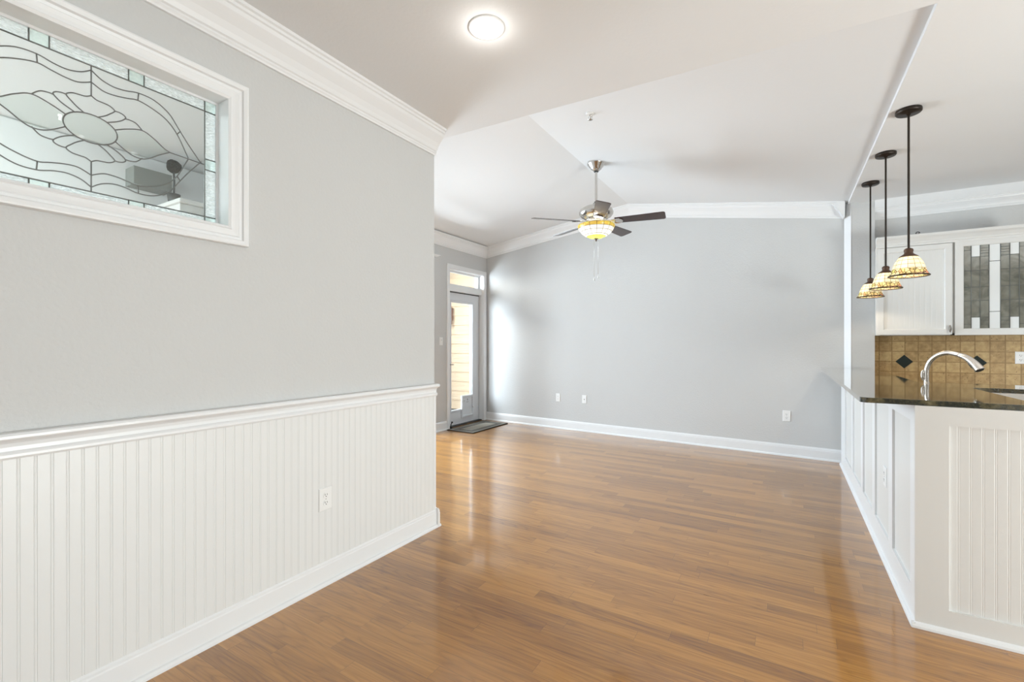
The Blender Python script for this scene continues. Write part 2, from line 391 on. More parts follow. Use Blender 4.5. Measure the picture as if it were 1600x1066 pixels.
def tag(o, label=None, cat=None, group=None, kind=None):
    if label: o['label'] = label
    if cat: o['category'] = cat
    if group: o['group'] = group
    if kind: o['kind'] = kind
    return o
def struct(o, label=None, cat=None): return tag(o, label, cat, kind='structure')
def empty(name, loc, label=None, cat=None, group=None):
    o = bpy.data.objects.new(name, None); C.objects.link(o); o.location = loc; o['_o'] = tuple(loc); o.empty_display_size = .1
    return tag(o, label, cat, group)
def copy_tree(o, parent=None):
    c = o.copy(); C.objects.link(c)
    if parent is not None: c.parent = parent
    for ch in list(o.children): copy_tree(ch, c)
    return c
def smooth_path(pts, k=6):
    P = [Vector(p) for p in pts]; out = []
    for i in range(len(P) - 1):
        a = P[max(i - 1, 0)]; b = P[i]; c = P[i + 1]; d = P[min(i + 2, len(P) - 1)]
        for j in range(k):
            t = j / k
            out.append(.5 * ((2 * b) + (c - a) * t + (2 * a - 5 * b + 4 * c - d) * t * t + (3 * b - a - 3 * c + d) * t ** 3))
    out.append(P[-1]); return out

def slab(name, outer, hole, z0, z1, m):
    def tri(poly): return [Vector((a, b, 0)) for a, b in poly]
    loops = [outer] + ([hole] if hole else [])
    tris = tessellate_polygon([tri(q) for q in loops]); flat = [p for q in loops for p in q]; n = len(flat)
    mb = MB(); vs = [(a, b, z1) for a, b in flat] + [(a, b, z0) for a, b in flat]
    fs = [tuple(t) for t in tris] + [tuple(i + n for i in t)[::-1] for t in tris]
    k = 0
    for q in loops:
        L_ = len(q)
        fs += [(k + i, k + (i + 1) % L_, n + k + (i + 1) % L_, n + k + i) for i in range(L_)]; k += L_
    mb.add(vs, fs); return mb

HC = 2.69                        # flat ceiling height
XL = -2.06; YL = 2.39            # wainscot wall face and its end
XD = -4.23                       # patio door wall
FW = ((XD, 6.21), (.523, 5.889))   # far wall foot line
RX, RZ = -1.79, 3.098            # ridge
def vault(x): return RZ - .1185 * (RX - x) if x < RX else RZ - (RZ - 2.715) / (.55 - RX) * (x - RX)
def fy(x): return FW[0][1] + (x - FW[0][0]) / (FW[1][0] - FW[0][0]) * (FW[1][1] - FW[0][1])
fdir = Vector((FW[1][0] - FW[0][0], FW[1][1] - FW[0][1], 0)).normalized(); fnrm = Vector((fdir.y, -fdir.x, 0))   # into the room

# ------------------------------------------------------------------ shell
struct(B(-4.4, 4.4, -2.7, 6.4, -.12, 0).build('floor', 'floor'), 'glossy brown oak strip floor', 'floor')
# ceilings
mb = slab('ceiling', [(-4.4, -2.7), (4.4, -2.7), (4.4, 6.2), (.55, 6.2), (.55, 2.577), (-4.4, 2.41)], None, HC, HC + .6, 'ceil')
struct(mb.build('ceiling', 'ceil'), 'flat white ceiling over dining area and kitchen', 'ceiling')
mb = MB()
ys0, ys1 = 2.3, 6.45
for xa, xb in ((-4.4, RX), (RX, .56)):
    za, zb = vault(xa), vault(xb)
    mb.hexa([(xa, ys0, za), (xb, ys0, zb), (xb, ys1, zb), (xa, ys1, za)], [(xa, ys0, za + .15), (xb, ys0, zb + .15), (xb, ys1, zb + .15), (xa, ys1, za + .15)])
struct(mb.build('ceiling_vault', 'ceil'), 'low vaulted white ceiling above the living room', 'ceiling')

# left wall with wainscot and the leaded window opening
wy0, wy1, wz0, wz1 = .198, 1.05, 1.75, 2.306
mb = MB()
X0 = XL - .14
mb.box(X0, XL, -2.5, YL, 0, wz0).box(X0, XL, -2.5, YL, wz1, HC).box(X0, XL, -2.5, wy0, wz0, wz1).box(X0, XL, wy1, YL, wz0, wz1)
struct(mb.build('wall_left', 'wall'), 'light grey wall above the white wainscot', 'wall')
# beadboard panel: boards with a double-lined bead
def beadboard(mb, u0, u1, z0, z1, place, d=.011, g=.0014):
    u = u0
    pr = []
    prof = [(0, d), (.0285, d), (.0300, d - g), (.0315, d - g * .3), (.0335, d - g * .1), (.0355, d - g * .3), (.0368, d - g)]
    while u < u1:
        for a, b in prof:
            if u + a < u1: pr.append((u + a, b))
        u += .038
    pr.append((u1, d))
    n = len(pr); vs = []
    for z in (z0, z1): vs += [place(a, b, z) for a, b in pr]
    for z in (z0, z1): vs += [place(a, 0, z) for a in (u0, u1)]
    fs = [(i, i + 1, n + i + 1, n + i) for i in range(n - 1)]
    k = 2 * n
    fs += [(0, n, k + 2, k), (n - 1, k + 1, k + 3, 2 * n - 1)]
    mb.add(vs, fs)
mb = MB(); beadboard(mb, -2.5, YL - .012, .10, .905, lambda a, b, z: (XL + b, a, z))
struct(mb.build('wall_left_wainscot', 'bead'), 'white beadboard wainscot panel', 'wainscot')
struct(B(XL - .14, XL + .013, YL - .012, YL + .006, 0, .93).build('trim_1', 'trim', bevel=.003), 'white corner board at the wainscot end', 'trim')
RAIL = [(0, .893), (.016, .893), (.021, .900), (.021, .908), (.016, .914), (.010, .918), (.010, .930), (.014, .942), (.024, .950), (.036, .954), (.042, .960), (.042, .968), (.036, .975), (0, .976)]
struct(MB().sweep(RAIL, (XL, -2.5, 0), (XL, YL + .012, 0), (1, 0, 0)).build('trim_2', 'trim'), 'white chair rail capping the wainscot', 'trim')
BASE = [(0, 0), (.034, 0), (.033, .010), (.027, .018), (.019, .021), (.019, .098), (.016, .103), (.016, .112), (.010, .120), (.007, .128), (0, .128)]
def baseboard(name, p0, p1, nrm, label):
    return struct(MB().sweep(BASE, (*p0, 0), (*p1, 0), nrm).build(name, 'trim'), label, 'baseboard')
baseboard('baseboard_left', (XL, -2.5), (XL, YL + .018), (1, 0, 0), 'white baseboard under the wainscot')
struct(MB().sweep(BASE, (XL - .14, YL + .002, 0), (XL + .034, YL + .002, 0), (0, 1, 0)).build('baseboard_left_return', 'trim'), 'white baseboard return round the wall end', 'baseboard')
CROWN = [(0, -.158), (.012, -.158), (.014, -.150), (.019, -.144), (.019, -.136), (.026, -.131), (.034, -.112), (.050, -.088), (.070, -.066), (.084, -.050), (.090, -.034), (.097, -.030), (.099, -.018), (.108, -.013), (.110, 0), (0, 0)]
struct(MB().sweep(CROWN, (XL, -2.5, HC), (XL, YL + .0, HC), (1, 0, 0)).build('trim_3', 'trim'), 'white crown moulding along the grey left wall', 'trim')

# partition behind the left wall, foyer beyond the leaded window
struct(B(-4.23, XL - .14, 2.27, YL, 0, HC + .3).build('wall_partition', 'wall'), 'grey partition wall between foyer and living room', 'wall')
# patio door wall: door opening and the big patio window
da, db = 5.235, 6.125
pa, pb = 2.72, 4.82
mb = MB()
T0 = XD - .16
mb.box(T0, XD, -2.7, pa, 0, 3).box(T0, XD, pb, da, 0, 3).box(T0, XD, db, 6.5, 0, 3)
mb.box(T0, XD, pa, pb, 2.42, 3).box(T0, XD, da, db, 2.36, 3)
struct(mb.build('wall_patio', 'wall'), 'grey wall holding the patio door', 'wall')
# far wall
mb = MB()
p, q = Vector((XD - .1, fy(XD - .1), 0)), Vector((.60, fy(.60), 0))
dn = -fnrm * .16
for xa, xb in ((XD - .1, RX), (RX, .60)):
    A_, B_ = Vector((xa, fy(xa), 0)), Vector((xb, fy(xb), 0))
    za, zb = vault(xa) + .05, vault(xb) + .05
    mb.hexa([A_, B_, B_ + dn, A_ + dn], [A_ + Vector((0, 0, za)), B_ + Vector((0, 0, zb)), B_ + dn + Vector((0, 0, zb)), A_ + dn + Vector((0, 0, za))])
struct(mb.build('wall_far', 'wall'), 'long light grey far wall of the living room', 'wall')
baseboard('baseboard_far', (XD, fy(XD)), (.523, fy(.523)), tuple(fnrm), 'white baseboard along the far wall')
mb = MB()
for xa, xb in ((XD, RX), (RX, .53)):
    mb.sweep(CROWN, (xa, fy(xa), vault(xa)), (xb, fy(xb), vault(xb)), tuple(fnrm))
struct(mb.build('trim_4', 'trim'), 'white crown moulding rising along the far wall', 'trim')
struct(MB().sweep(CROWN, (XD, 2.39, vault(XD)), (XD, 6.21, vault(XD)), (1, 0, 0)).build('trim_5', 'trim'), 'white crown moulding above the patio door', 'trim')
baseboard('baseboard_patio', (XD, pb + .08), (XD, da - .06), (1, 0, 0), 'white baseboard left of the patio door')

# kitchen back wall, white corner strip, grey column
KY = 5.86
struct(B(.74, 4.4, KY, KY + .14, 0, HC).build('wall_kitchen', 'wall'), 'shaded grey kitchen wall above the cabinets', 'wall')
mb = MB()
mb.hexa([(.572, 5.80, 0), (.765, 5.80, 0), (.765, 6.0, 0), (.572, 6.0, 0)], [(.572, 5.80, HC), (.765, 5.80, HC), (.765, 6.0, HC), (.572, 6.0, HC)])
struct(mb.build('wall_column', 'wall'), 'narrow grey wall end between living room and kitchen', 'wall')
mb = MB()
mb.hexa([(.523, 5.885, 0), (.572, 5.797, 0), (.572, 6.0, 0), (.523, 6.0, 0)], [(.523, 5.885, 2.72), (.572, 5.797, 2.72), (.572, 6.0, 2.72), (.523, 6.0, 2.72)])
struct(mb.build('trim_6', 'trim'), 'white painted corner strip beside the grey column', 'trim')
struct(MB().sweep(CROWN, (.52, 5.78, 2.715), (.52, 5.91, 2.715), (-1, 0, 0)).build('trim_7', 'trim'), 'short crown moulding return at the kitchen corner', 'trim')
KCROWN = [(a * .68, -.08 + b * .68) for a, b in CROWN[:-1]] + [(.070, -.078), (.070, 0), (0, 0)]
struct(MB().sweep(KCROWN, (.765, KY, HC), (4.3, KY, HC), (0, -1, 0)).build('trim_8', 'trim'), 'white crown moulding over the kitchen cabinets', 'trim')
mb = B(.765, 4.3, KY - .012, KY, .6, 1.36)
bs = struct(mb.build('wall_kitchen_backsplash', 'tile'), 'tan travertine tile backsplash with dark diamonds', 'backsplash')
for cx_ in (1.0, 1.52):
    h_ = .067
    vs = [(cx_ - h_, KY - .015, 1.072), (cx_, KY - .015, 1.072 - h_), (cx_ + h_, KY - .015, 1.072), (cx_, KY - .015, 1.072 + h_)]
    MB().hexa(vs, [(a, KY - .010, c) for a, b, c in vs]).build('accent_tile', 'accent', bs)['label'] = 'dark green diamond accent tile'
# unseen walls that close the rooms
mb = MB()
mb.box(-4.4, -1.0, -2.7, -2.5, 0, HC).box(2.2, 4.4, -2.7, -2.5, 0, HC).box(-1.0, 2.2, -2.7, -2.5, 0, .4).box(-1.0, 2.2, -2.7, -2.5, 2.4, HC)
struct(mb.build('wall_back', 'wall'), 'grey wall behind the viewer', 'wall')
mb = MB()
mb.box(4.2, 4.4, -2.7, -.9, 0, HC).box(4.2, 4.4, 1.3, 6.2, 0, HC).box(4.2, 4.4, -.9, 1.3, 0, .5).box(4.2, 4.4, -.9, 1.3, 2.4, HC)
struct(mb.build('wall_right', 'wall'), 'grey wall at the far right', 'wall')

# ------------------------------------------------------------------ window_1: leaded glass in the left wall
CAS = [(-.006, 0), (-.006, .012), (.004, .018), (.008, .013), (.020, .015), (.034, .019), (.038, .014), (.048, .017), (.052, .026), (.066, .030), (.072, .028), (.074, .020), (.074, 0)]
win = MB().frame((wy0, wy1, wz0, wz1), CAS, 'x', XL).build('window_1', 'trim')
struct(win, 'leaded bevelled glass window high in the grey wall', 'window')
mb = MB()
jx0, jx1 = X0 - .002, XL + .012
mb.box(jx0, jx1, wy0 - .002, wy0 + .004, wz0 - .002, wz1 + .002).box(jx0, jx1, wy1 - .004, wy1 + .002, wz0 - .002, wz1 + .002)
mb.box(jx0, jx1, wy0, wy1, wz0 - .002, wz0 + .004).box(jx0, jx1, wy0, wy1, wz1 - .004, wz1 + .002)
mb.build('window_jamb', 'trim', win)
# stop bead round the glass
GX = -2.15
MB().frame((wy0 + .011, wy1 - .011, wz0 + .011, wz1 - .011), [(0, 0), (0, .008), (.008, .014), (.009, 0)], 'x', GX + .0035).build('window_stop', 'trim', win)
cy_, cz_ = .623, 2.025
yr, zt = .997 - cy_, 2.2525 - cz_       # half size of the inner field
yo, zo = 1.042 - cy_, 2.298 - cz_       # half size to the outer edge
def gl(name, m, rects):
    mb = MB()
    for a, b, c, d in rects: mb.box(GX - .003, GX + .003, cy_ + a, cy_ + b, cz_ + c, cz_ + d)
    return mb.build(name, m, win)
gl('clear_glass', 'bevelglass', [(-yr, yr, -zt, zt)])
d1, d2 = .109, .158                      # small squares of the top and bottom borders
sq = [(s * d1, s * d2) for s in (1, -1)]
rip = []; sqr = []
for z0, z1 in ((zt, zo), (-zo, -zt)):
    rip += [(-yr, -d2, z0, z1), (-d1, d1, z0, z1), (d2, yr, z0, z1)]
    sqr += [(-d2, -d1, z0, z1), (d1, d2, z0, z1), (-yo, -yr, z0, z1), (yr, yo, z0, z1)]
for a, b in ((yr, yo), (-yo, -yr)):
    rip += [(a, b, .022, zt), (a, b, -zt, -.024)]; sqr.append((a, b, -.024, .022))
gl('rippled_glass', 'ripple', rip)
gl('square_glass', 'square', sqr)
came = MB()
def line(pts, r=.0022, sm=True):
    pts = [(GX + .004, cy_ + a, cz_ + b) for a, b in pts]
    if sm and len(pts) > 2: pts = smooth_path(pts, 5)
    came.tube(pts, r, 6)
for s in (1, -1):
    line([(-yo, s * zt), (yo, s * zt)], .0025); line([(-yo, s * zo), (yo, s * zo)], .0030)
    line([(s * yr, -zo), (s * yr, zo)], .0025); line([(s * yo, -zo), (s * yo, zo)], .0030)
    for a in (d1, d2, -d1, -d2): line([(a, s * zt), (a, s * zo)], .0022)
    for z in (.022, -.024): line([(s * yr, z), (s * yo, z)], .0022)
def rel(p): return [(a - cy_, b - cz_) for a, b in p]
ru = rel([(.623, 2.236), (.651, 2.216), (.686, 2.206), (.722, 2.209), (.763, 2.219), (.814, 2.214), (.863, 2.185), (.897, 2.138), (.932, 2.087), (.983, 2.021)])
ri = rel([(.623, 2.193), (.658, 2.176), (.693, 2.176), (.729, 2.183), (.761, 2.190), (.806, 2.179), (.855, 2.155), (.893, 2.111), (.923, 2.050), (.934, 2.027)])
p3 = rel([(.623, 2.144), (.638, 2.135), (.655, 2.133), (.675, 2.130), (.690, 2.118), (.676, 2.101), (.661, 2.087), (.640, 2.073)])
p2 = rel([(.690, 2.118), (.704, 2.118), (.718, 2.113), (.722, 2.103), (.702, 2.084), (.668, 2.066)])
p1 = rel([(.722, 2.102), (.736, 2.103), (.756, 2.098), (.775, 2.079)])
p1b = rel([(.775, 2.079), (.745, 2.070), (.720, 2.058), (.692, 2.046)])
for sy in (1, -1):
    f = lambda pts, sz=1: [(sy * a, sz * b) for a, b in pts]
    for sz in (1, -1):
        for q in (ru, ri, p3, p2, p1): line(f(q, sz))
        for q in (rel([(.763, 2.219), (.761, 2.190)]), rel([(.893, 2.111), (.905, 2.128)])): line(f(q, sz))
    line(f(rel([(.867, 2.027), (.997, 2.021)])))
    line(f(rel([(.692, 2.048), (.729, 2.066), (.775, 2.079), (.814, 2.061), (.846, 2.037), (.867, 2.027)])))
    line(f(rel([(.867, 2.027), (.830, 2.003), (.798, 1.979), (.771, 1.968), (.737, 1.974), (.692, 2.004)])))
line([(0, zt), (0, .119)]); line([(0, -zt), (0, -.119)])
line([(.075 * math.cos(2 * PI * k / 36), .051 * math.sin(2 * PI * k / 36)) for k in range(37)], .0024, False)
came.build('lead_came', 'lead', win)
# bevelled facets inside the cells: thin raised lenses of glass
mb = MB()
def lens(pts, t=.004):
    pts = smooth_path([(0, a, b) for a, b in pts], 3); n = len(pts)
    c = sum((Vector(p) for p in pts), Vector()) / n
    vs = [(GX + .003, cy_ + p[1], cz_ + p[2]) for p in pts] + [(GX + .003 + t, cy_ + c.y + (p[1] - c.y) * .8, cz_ + c.z + (p[2] - c.z) * .8) for p in pts]
    mb.add(vs, [(i, (i + 1) % n, n + (i + 1) % n, n + i) for i in range(n)] + [tuple(range(n, 2 * n))])
lens([(.072 * math.cos(2 * PI * k / 12), .048 * math.sin(2 * PI * k / 12)) for k in range(13)])
for sy in (1, -1):
    lens([(sy * a, b) for a, b in rel([(.700, 2.044), (.735, 2.063), (.775, 2.074), (.812, 2.057), (.860, 2.027), (.798, 1.983), (.771, 1.973), (.737, 1.979), (.700, 2.006), (.700, 2.044)])])
mb.build('bevelled_facets', 'bevelglass', win)

# ------------------------------------------------------------------ foyer seen through it
struct(B(-3.9, XL - .14, -2.5, 2.27, HC - .012, HC - .002).build('ceiling_foyer', 'ceil'), 'white foyer ceiling', 'ceiling')
struct(B(XD + .013, XD + .16, 1.42, 1.66, 2.42, 2.55).build('trim_9', 'foyergrey'), 'grey box beam on the foyer wall', 'beam')
struct(B(XD, XD + .012, -2.4, 2.27, 0, HC - .012).build('wall_foyer', 'ceil'), 'white foyer wall', 'wall')
cabf = empty('tall_cabinet', (-3.95, 1.75, 0), 'tall white cabinet glimpsed through the lower right of the leaded window', 'cabinet')
B(-4.21, -3.72, 1.565, 1.98, 0, 2.26).build('carcass', 'cab', cabf, .004)
B(-3.72, -3.70, 1.585, 1.96, .1, 2.20).build('cabinet_door', 'cab', cabf, .004)
B(-4.21, -3.69, 1.55, 2.0, 2.26, 2.29).build('cornice', 'cab', cabf, .006)
top = empty('topiary', (-3.92, 1.61, 2.29), 'small dark round topiary standing behind the leaded window', 'plant')
mb = MB().lathe([(0, 0), (.034, 0), (.042, .075), (.036, .075), (.034, .062), (0, .062)], (-3.92, 1.61, 2.29), 20); mb.build('pot', 'pot', top)
MB().tube([(-3.92, 1.61, 2.35), (-3.918, 1.612, 2.46), (-3.92, 1.61, 2.54)], .007, 8).build('stem', 'pot', top)
mb = MB()
sph = bmesh.new(); bmesh.ops.create_icosphere(sph, subdivisions=4, radius=.046)
vs = []
for v in sph.verts:
    k = 1 + .12 * math.sin(v.co.x * 90) * math.cos(v.co.z * 80) + random.uniform(-.07, .09)
    vs.append((-3.92 + v.co.x * k, 1.61 + v.co.y * k, 2.575 + v.co.z * k))
mb.add(vs, [[v.index for v in f.verts] for f in sph.faces]); sph.free()
mb.build('foliage', 'leaf', top)

# ------------------------------------------------------------------ door_1 (patio door) and window_2
SX = -4.315                       # room face of the door slab
gy0, gy1, gz0, gz1 = 5.385, 5.92, .235, 1.875
dr = MB()
for a in ((da + .012, gy0, .015, 2.02), (gy1, db - .014, .015, 2.02), (gy0, gy1, .015, gz0), (gy0, gy1, gz1, 2.02)):
    dr.box(SX - .045, SX, *a)
door = dr.build('door_1', 'door')
struct(door, 'white patio door with tall glass and transom', 'door')
MB().frame((gy0, gy1, gz0, gz1), [(0, -.01), (0, .010), (.010, .014), (.028, .012), (.034, .004), (.034, 0)], 'x', SX).build('glazing_bead', 'door', door)
B(SX - .026, SX - .018, gy0, gy1, gz0, gz1).build('glass_pane', 'glass', door)
mb = MB()      # casing round the opening
for (a, b, c, d) in ((da - .058, da, 0, 2.36), (db, db + .06, 0, 2.36), (da - .058, db + .06, 2.36, 2.42)): mb.box(XD, XD + .02, a, b, c, d)
mb.build('door_casing', 'trim', door, .003)
mb = MB()      # jambs, head and transom bar
mb.box(XD - .16, XD + .012, da - .001, da + .008, 0, 2.36).box(XD - .16, XD + .012, db - .008, db + .001, 0, 2.36)
mb.box(XD - .16, XD + .012, da, db, 2.350, 2.361).box(XD - .15, XD - .03, da, db, 2.035, 2.125)
mb.build('door_jamb', 'trim', door)
B(SX - .03, SX - .002, db - .0139, db - .0081, .0, 2.03).build('weatherstrip', 'rubber', door)
B(SX - .03, SX - .002, da + .008, db - .008, 2.0205, 2.0345).build('weatherstrip', 'rubber', door)
B(XD - .16, XD - .03, da, db, 0, .014).build('threshold', 'rubber', door)
mb = MB().frame((da + .040, db - .045, 2.150, 2.325), [(0, 0), (0, .03), (.026, .03), (.026, 0)], 'x', SX - .03)
mb.build('transom_sash', 'trim', door)
B(SX - .02, SX - .012, da + .04, db - .045, 2.15, 2.325).build('transom_glass', 'glass', door)
mb = MB().lathe([(0, 0), (.026, 0), (.026, .006), (.012, .012), (.010, .045), (0, .045)], (0, 0, 0), 20)
mb.v = [(SX + z, da + .06 + x, .935 + y) for x, y, z in mb.v]
mb.tube([(SX + .04, da + .06, .935), (SX + .045, da + .09, .936), (SX + .042, da + .165, .934)], [.008, .007, .006], 8)
mb.build('lever_handle', 'handle', door)['label'] = 'pewter lever handle'
mb = MB().lathe([(0, 0), (.024, 0), (.024, .008), (.010, .010), (.009, .022), (0, .022)], (0, 0, 0), 20)
mb.v = [(SX + z, da + .06 + x, 1.065 + y) for x, y, z in mb.v]
mb.build('deadbolt', 'plate', door)
pet = MB().frame((5.665, 5.905, .135, .405), [(0, 0), (0, .022), (.012, .026), (.032, .024), (.036, .014), (.036, 0)], 'x', SX).build('pet_door', 'door', door)
B(SX + .003, SX + .013, 5.665, 5.905, .135, .405).build('flap', 'door', pet, .002)
mb = MB().box(SX + .0131, SX + .0145, 5.775, 5.797, .355, .385).box(SX + .0131, SX + .0145, 5.758, 5.814, .328, .336)
mb.box(SX + .0131, SX + .0145, 5.690, 5.712, .350, .358)
mb.build('emblem', 'handle', pet)
mb = MB().lathe([(0, 0), (.012, 0), (.012, .012), (0, .014)], (0, 0, 0), 14); mb.v = [(SX + .02 + z, 5.925 + x, .24 + y) for x, y, z in mb.v]
mb.build('latch', 'plate', pet)
mb = MB().tube([(XD + .012, da + .028, .004), (XD + .016, da + .028, .06), (XD + .028, da + .034, .085)], .007, 8)
mb.lathe([(0, 0), (.012, .004), (.014, .012), (.010, .022), (0, .025)], (XD + .030, da + .035, .080), 12)
mb.box(XD - .03, XD + .03, da + .018, da + .042, 0, .012)
ds = mb.build('door_stop', 'black', None, 0, (XD, da + .03, 0)); tag(ds, 'small black kick-down stop at the lower left of the patio door', 'door stop')

w2 = MB()      # patio window frame
for a in ((pa, pa + .07, .02, 2.42), (pb - .07, pb, .02, 2.42), (pa, pb, .02, .12), (pa, pb, 2.35, 2.42), (pa, pb, 2.02, 2.10), ((pa + pb) / 2 - .04, (pa + pb) / 2 + .04, .12, 2.35)):
    w2.box(XD - .11, XD - .04, *a)
w2 = w2.build('window_2', 'trim'); struct(w2, 'tall patio window hidden behind the wainscot wall', 'window')
mb = MB()
for (a, b, c, d) in ((pa - .07, pa, 0, 2.42), (pb, pb + .07, 0, 2.42), (pa - .07, pb + .07, 2.42, 2.49)): mb.box(XD, XD + .02, a, b, c, d)
mb.hexa([(XD, pa - .10, 2.465), (XD + .03, pa - .10, 2.465), (XD + .03, pb + .10, 2.465), (XD, pb + .10, 2.465)], [(XD, pa - .16, 2.50), (XD + .045, pa - .16, 2.50), (XD + .045, pb + .19, 2.50), (XD, pb + .19, 2.50)])
mb.build('window_casing', 'trim', w2)
B(XD - .08, XD - .074, pa + .07, pb - .07, .12, 2.35).build('glass_pane', 'glass', w2)

# exterior
struct(B(-12, XD - .16, -6, 12, -.25, -.06).build('floor_porch', 'deck'), 'pale concrete porch floor', 'porch')
mb = MB(); z = 0
while z < 3.3:
    mb.hexa([(-9.5, 6.90, z), (-4.42, 6.90, z), (-4.42, 7.1, z), (-9.5, 7.1, z)], [(-9.5, 6.925, z + .178), (-4.42, 6.925, z + .178), (-4.42, 7.1, z + .178), (-9.5, 7.1, z + .178)]); z += .178
struct(mb.build('wall_porch_siding', 'siding'), 'cream lap siding outside the patio door', 'wall')
lan = empty('wall_lantern', (-5.52, 6.85, 1.75), 'brown outdoor lantern on the cream siding, at the glass edge of the patio door', 'lantern')
B(-5.56, -5.48, 6.88, 6.915, 1.70, 1.92).build('back_plate', 'lantern', lan, .004)
mb = B(-5.575, -5.465, 6.75, 6.86, 1.62, 1.90); mb.build('housing', 'lantern', lan, .006)
MB().hexa([(-5.59, 6.735, 1.90), (-5.45, 6.735, 1.90), (-5.45, 6.88, 1.90), (-5.59, 6.88, 1.90)], [(-5.54, 6.79, 1.96), (-5.50, 6.79, 1.96), (-5.50, 6.84, 1.96), (-5.54, 6.84, 1.96)]).build('cap', 'lantern', lan)

# doormat
mo = MB().box(-.235, .235, -.46, .46, 0, .010)
mo.v = [(a - 3.945, b + 5.585, c + .0005) for a, b, c in mo.v]
mo = mo.build('doormat', 'mat', None, .003, (-3.945, 5.585, .0005)); tag(mo, 'grey bordered doormat lying before the patio door', 'doormat')

# ------------------------------------------------------------------ outlets and switches
def plate_thing(name, loc, rz, label, cat, kind='duplex', group=None, wide=.074, tall=.118):
    r = empty(name, loc, label, cat, group); r.rotation_euler = (0, 0, rz); r['_o'] = (0, 0, 0)
    # local frame: +x out of the wall
    mb = MB().hexa([(0, -wide / 2, -tall / 2), (0, wide / 2, -tall / 2), (0, wide / 2, tall / 2), (0, -wide / 2, tall / 2)],
                   [(.006, -wide / 2 + .004, -tall / 2 + .004), (.006, wide / 2 - .004, -tall / 2 + .004), (.006, wide / 2 - .004, tall / 2 - .004), (.006, -wide / 2 + .004, tall / 2 - .004)])
    mb.build('cover_plate', 'plate', r, .0012)
    def socket(y, z):
        rc = MB(); n = 20
        ring = [(.016 * math.cos(2 * PI * k / n), max(-.0135, min(.0135, .0175 * math.sin(2 * PI * k / n)))) for k in range(n)]
        rc.add([(.006, y + a, z + b) for a, b in ring] + [(.0078, y + a * .95, z + b * .95) for a, b in ring], [(i, (i + 1) % n, n + (i + 1) % n, n + i) for i in range(n)] + [tuple(range(n, 2 * n))])
        rc = rc.build('receptacle', 'plate', r)
        sl = MB().box(.0076, .0083, y - .0075, y - .005, z - .001, z + .008).box(.0076, .0083, y + .005, y + .0072, z - .001, z + .007)
        cy = MB().lathe([(0, 0), (.0026, 0), (.0026, .0006), (0, .0006)], (0, 0, 0), 10); sl.add([(.0077 + c, y + a, z - .007 + b) for a, b, c in cy.v], cy.f)
        sl.build('slots', 'slot', rc)
    if kind == 'duplex':
        socket(0, .020); socket(0, -.020)
        MB().box(.006, .0072, -.002, .002, -.002, .002).build('screw', 'handle', r)
    elif kind == 'jack':
        mb = MB().lathe([(0, 0), (.007, 0), (.007, .004), (.005, .009), (0, .009)], (0, 0, 0), 12)
        MB().add([(.006 + c, a, b) for a, b, c in mb.v], mb.f).build('coaxial_jack', 'handle', r)
    elif kind == 'switch':
        MB().hexa([(.006, -.017, -.034), (.006, .017, -.034), (.006, .017, .034), (.006, -.017, .034)], [(.009, -.015, -.032), (.009, .015, -.032), (.012, .015, .032), (.012, -.015, .032)]).build('rocker', 'plate', r)
        MB().box(.0118, .0125, -.004, .004, .012, .020).build('indicator', 'slot', r)
    elif kind == 'double':
        socket(-.024, .020); socket(-.024, -.020)
        MB().hexa([(.006, .012, -.030), (.006, .038, -.030), (.006, .038, .030), (.006, .012, .030)], [(.009, .013, -.028), (.009, .037, -.028), (.012, .037, .028), (.012, .013, .028)]).build('rocker', 'plate', r)
    return r
fang = math.atan2(fnrm.y, fnrm.x)
def onfar(x, z): return (x + fnrm.x * .0005, fy(x) + fnrm.y * .0005, z)
plate_thing('wall_outlet', (XL + .0115, 1.523, .445), 0, 'white duplex outlet on the beadboard wainscot', 'outlet', 'duplex', None, .080, .120)
plate_thing('wall_outlet', onfar(-2.886, .452), fang, 'small white outlet on the far wall, leftmost of the three', 'outlet')
plate_thing('cable_plate', onfar(-2.461, .455), fang, 'small white plate with one centre jack, on the far wall beside the leftmost outlet', 'outlet', 'jack')
plate_thing('wall_outlet', onfar(.006, .442), fang, 'white outlet on the far wall nearest the kitchen peninsula', 'outlet', 'duplex', None, .078, .122)
plate_thing('light_switch', (XD + .0005, 5.055, 1.285), 0, 'white light switch left of the patio door', 'switch', 'switch')
plate_thing('wall_outlet', (.4995, 3.406, .472), PI, 'white outlet set in the panelled side of the peninsula', 'outlet')
plate_thing('backsplash_outlet', (1.826, KY - .0125, 1.122), -PI / 2, 'white double plate on the tan tile backsplash', 'outlet', 'double', None, .118, .112)

# ------------------------------------------------------------------ peninsula, countertop, sink, faucet
ZT, ZB = 1.0, .976
pen = empty('kitchen_peninsula', (.5, 2.66, 0), 'white panelled kitchen peninsula under the granite top', 'peninsula')
mb = MB().box(.50, .56, 2.66, 5.78, 0, ZB).box(.56, 2.5, 2.66, 2.72, 0, ZB).box(.68, .72, 3.86, 5.78, 0, ZB).box(.72, 2.5, 3.84, 3.88, 0, ZB)
mb.build('carcass', 'cab', pen)
d = .011
mb = MB()
y = 2.645
for a, b in ((2.6605, 2.735), (3.15, 3.25), (3.71, 3.81), (4.24, 4.34), (4.83, 4.93), (5.42, 5.78)): mb.box(.50 - d, .50, a, b, .15, .90)
mb.box(.50 - d, .50, 2.6605, 5.78, .90, ZB).box(.50 - d, .50, 2.6605, 5.78, 0, .15)
mb.build('side_frame', 'trim', pen)
mb = MB().box(.50 - d, .60, 2.6425, 2.66, 0, ZB).box(.60, 2.5, 2.6425, 2.66, .895, ZB).box(.60, 2.5, 2.6425, 2.66, 0, .10).box(1.5, 1.6, 2.6425, 2.66, .1, .895)
mb.build('end_frame', 'cab', pen)
